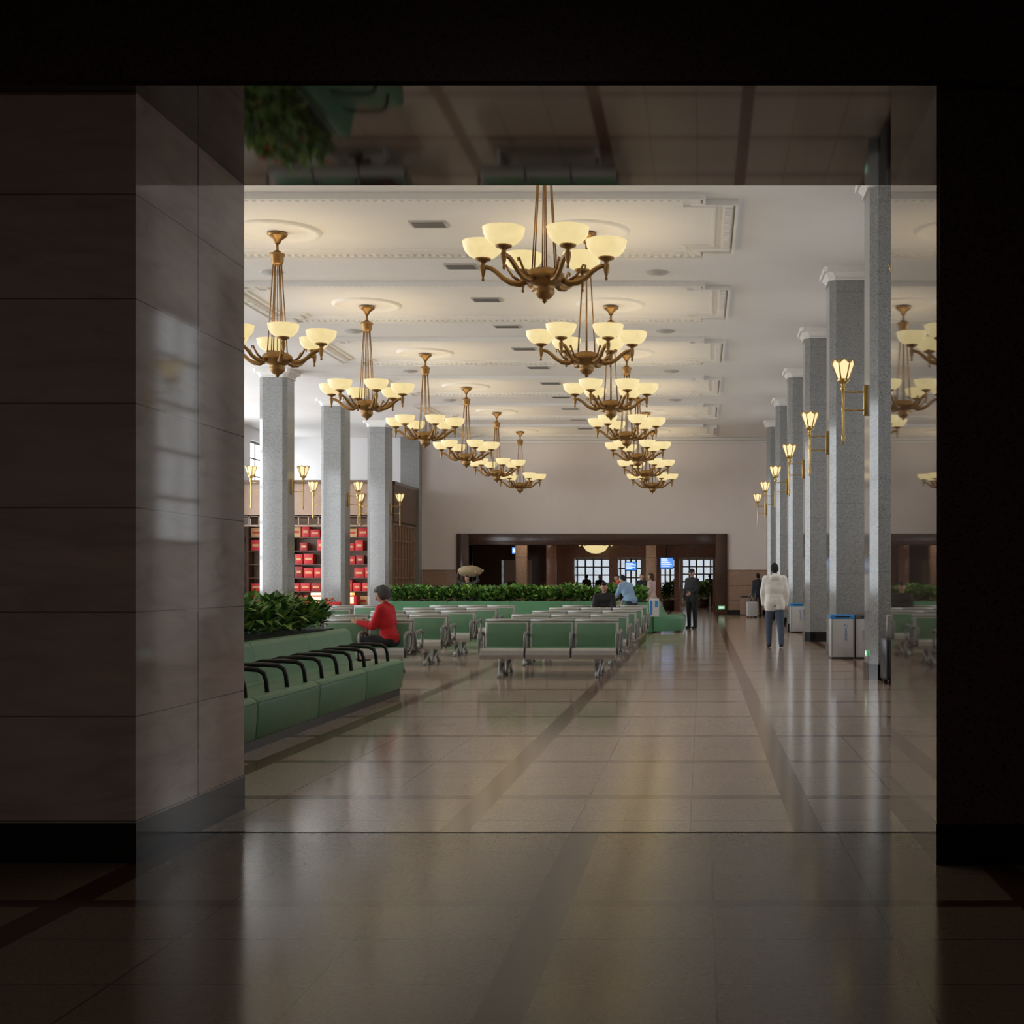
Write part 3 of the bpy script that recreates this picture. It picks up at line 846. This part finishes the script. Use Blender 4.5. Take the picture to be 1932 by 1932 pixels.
    if hstyle == 'curly':
        def cf(d): 
            k = 1+.10*math.sin(d.x*17)*math.sin(d.y*15+1)*math.sin(d.z*16)
            return d*k
        b.ell((0,-.02,.03), (.122,.13,.13), hm, 40, 28, HM, cf, lambda d: d.z > .42 or (d.y < .25 and d.z > -.75))
    elif hstyle == 'long':
        b.ell((0,-.012,.012), (.088,.106,.128), hm, 20, 14, HM, None, lambda d: d.z > .42 or (d.y < .15))
        b.ell((0,-.06,-.10), (.075,.05,.13), hm, 14, 10, HM)
    else:
        b.ell((0,-.010,.010), (.083,.103,.121), hm, 22, 16, HM, lambda d: V((d.x, d.y*(1+.3*min(0, d.z)), d.z)), lambda d: d.z > .48 or (d.y < .05 and d.z > -.42) or (d.y < -.35 and d.z > -.8))
    if cap:
        b.ell((0,-.005,.045), (.094,.112,.09), hm, 20, 10, HM, None, lambda d: d.z > 0)
        b.box(-.06,.06,.08,.16,.045,.055, hm, .004, HM)
    # hands
    for (w, d, e), sx in zip(ends, (-1, 1)):
        side = V((0,1,0)) if abs(d.y) < .7 else V((0,0,1))
        pn = d.cross(side).normalized(); side = pn.cross(d).normalized()
        if pn.x*sx > 0 : pn = -pn
        bv2, bf2 = [], []
        for q in (-.024, -.008, .008, .024):
            capsule(bv2, bf2, w+side*q*s*.7, w+d*.085*s+side*q*s, .017*s, .014*s, 1, 8, 3)
        for q, L in ((-.026, .062), (-.009, .074), (.009, .080), (.026, .070)):
            p0 = w+d*.088*s+side*q*s; p1 = p0+(d*.9+pn*.25).normalized()*L*.5*s; p2 = p1+(d*.65+pn*.75).normalized()*L*.5*s
            capsule(bv2, bf2, p0, p1, .0095*s, .009*s, 1, 8, 3); capsule(bv2, bf2, p1, p2, .009*s, .0075*s, 1, 8, 3)
        p0 = w+d*.03*s+side*.028*s; p1 = p0+(d*.6+side*.7+pn*.3).normalized()*.045*s; p2 = p1+(d*.9+pn*.4).normalized()*.035*s
        capsule(bv2, bf2, p0, p1, .012*s, .011*s, 1, 8, 3); capsule(bv2, bf2, p1, p2, .011*s, .008*s, 1, 8, 3)
        b.add(bv2, bf2, glove or SKIN, True)
    # jacket collar
    cpts = [up(.062*math.cos(a), .062*math.sin(a)-.01, .525) for a in [i*math.pi/5 for i in range(11)]]
    b.tube(cpts, .014*s, tm, 6, None, True, False)
    bpy.data.meshes.remove(me); bpy.data.meshes.remove(me2)
    ob = b.obj(name, (loc[0], loc[1], z0), rot)
    return ob
SITL = ((-.12,1,-.02),(-.02,.05,-1)); SITR = ((.12,1,-.02),(.02,.05,-1))
person('woman_in_red_jacket', (-4.52, 20.0), math.radians(80), 1.66, 10, .44, ((-.1,.45,-1),(.15,1,.25)), ((.1,.4,-1),(-.15,1,.15)),
       SITL, SITR, (.60,.012,.02), (.012,.012,.015), (.09,.09,.09), 'curly', .1, .15, 1.16, 0, False, False, .014)
person('man_in_white_jacket', (1.52, 28.7), math.radians(4), 1.78, 2, None, ((-.22,.15,-1),(.1,.45,-1)), ((.22,-.1,-1),(.02,.35,-1)),
       ((-.03,.22,-1),(0,-.02,-1)), ((.04,-.12,-1),(0,-.35,-1)), (.90,.87,.82), (.07,.10,.16), (.012,.012,.012), 'short', 0, .1, 1.24, .16, True, False, .016, (.03,.03,.035))
person('man_in_black_coat', (-.28, 40), math.radians(140), 1.74, 0, None, ((-.2,.1,-1),(.2,.8,-.3)), ((.2,.0,-1),(.1,.3,-1)),
       ((-.06,.05,-1),(0,-.03,-1)), ((.06,.0,-1),(0,-.03,-1)), (.014,.014,.017), (.012,.012,.014), (.01,.01,.01), 'short', .3, .15, 1.14, .25, False, True)
person('seated_man_in_dark_coat', (-2.21, rowY[4]+.33), math.pi, 1.78, 6, .445, ((-.15,.35,-1),(.35,1,-.1)), ((.15,.35,-1),(-.35,1,-.1)),
       SITL, SITR, (.016,.014,.014), (.02,.02,.025), (.012,.01,.01), 'short', 0, .35, 1.15)
person('man_in_blue_jacket', (-1.76, 34.5), math.radians(50), 1.64, 28, None, ((-.05,.5,-1),(.0,.9,-.6)), ((.05,.4,-1),(0,.8,-.7)),
       ((-.05,.12,-1),(0,-.15,-1)), ((.05,-.05,-1),(0,-.12,-1)), (.25,.40,.60), (.03,.04,.07), (.012,.012,.012), 'short', 0, .4, 1.2)
person('woman_in_pink_coat', (-1.62, 45), math.radians(70), 1.66, 3, None, top=(.55,.42,.40), bottom=(.05,.05,.06), hair=(.05,.03,.02), hstyle='long', bulk=1.15, coat=.5,
       legL=((-.03,.25,-1),(0,.0,-1)), legR=((.03,-.2,-1),(0,-.3,-1)))
person('person_in_red_jacket', (-2.75, 47), math.radians(120), 1.62, 14, None, top=(.5,.02,.02), bottom=(.02,.02,.02), bulk=1.2)
o = person('man_carrying_sack', (-8.0, 47.5), math.radians(165), 1.62, 18, None, ((-.7,.1,.35),(.25,.1,1)), ((.7,.1,.35),(-.25,.1,1)), top=(.03,.028,.028), bottom=(.02,.02,.02), bulk=1.15,
           legL=((-.04,.2,-1),(0,-.05,-1)), legR=((.04,-.1,-1),(0,-.3,-1)))
b = MB(); b.ell((0,0,0), (.42,.24,.20), cloth('sack_cloth', (.32,.26,.15)), 20, 14, None, lambda d: d*(1+.05*math.sin(d.x*9)*math.cos(d.y*8)))
b.tube([(.40,0,0),(.48,0,.03)], [.06,.03], 'sack_cloth', 8); b.obj('cloth_sack', (-8.03, 47.72, 1.72))
person('traveller_in_dark_jacket', (2.12, 52.0), math.radians(20), 1.68, 0, None, top=(.04,.045,.06), bottom=(.03,.035,.05))
person('traveller_in_dark_jacket', (.42, 72), math.radians(0), 1.76, 0, None, top=(.02,.022,.03), bottom=(.02,.02,.02), legL=((-.03,.25,-1),(0,.0,-1)), legR=((.03,-.2,-1),(0,-.3,-1)))
person('traveller_in_dark_jacket', (-2.2, 50.5), math.radians(200), 1.66, 0, None, top=(.02,.022,.03), bottom=(.02,.02,.02))
person('traveller_in_grey_jacket', (-5.6, 67), math.radians(30), 1.7, 0, None, top=(.05,.05,.06), bottom=(.02,.02,.02))
person('traveller_in_grey_jacket', (-5.1, 69), math.radians(190), 1.68, 0, None, top=(.02,.02,.03), bottom=(.02,.02,.02))

# second-room plants
b = MB(); b.lathe([(.0,0),(.28,0),(.34,.45),(.30,.45),(.0,.42)], 'wood', 16); foliage(b, -.32, .32, -.32, .32, .45, 1.3, 350, .3); pm = b.mesh('potted_plant')
for (x, y) in ((-8.6, 62.6), (-1.55, 66), (.0, 70)): place(pm, 'potted_plant', (x, y, 0))

# ---------------------------------------------------------------- world + camera
w = bpy.data.worlds.new('World'); sc.world = w; w.use_nodes = True
w.node_tree.nodes['Background'].inputs[0].default_value = (.6, .7, .9, 1); w.node_tree.nodes['Background'].inputs[1].default_value = .3
cam = bpy.data.cameras.new('camera'); co_ = bpy.data.objects.new('camera', cam); COL.objects.link(co_)
co_.location = (0, 0, 1.4); co_.rotation_euler = (math.pi/2, 0, 0)
cam.sensor_width = 36; cam.lens = 2600/1932*36
cam.shift_x = -(1324-966)/1932; cam.shift_y = (1095-966)/1932
cam.clip_start = .05; cam.clip_end = 200
sc.camera = co_
sc.view_settings.view_transform = 'Standard'
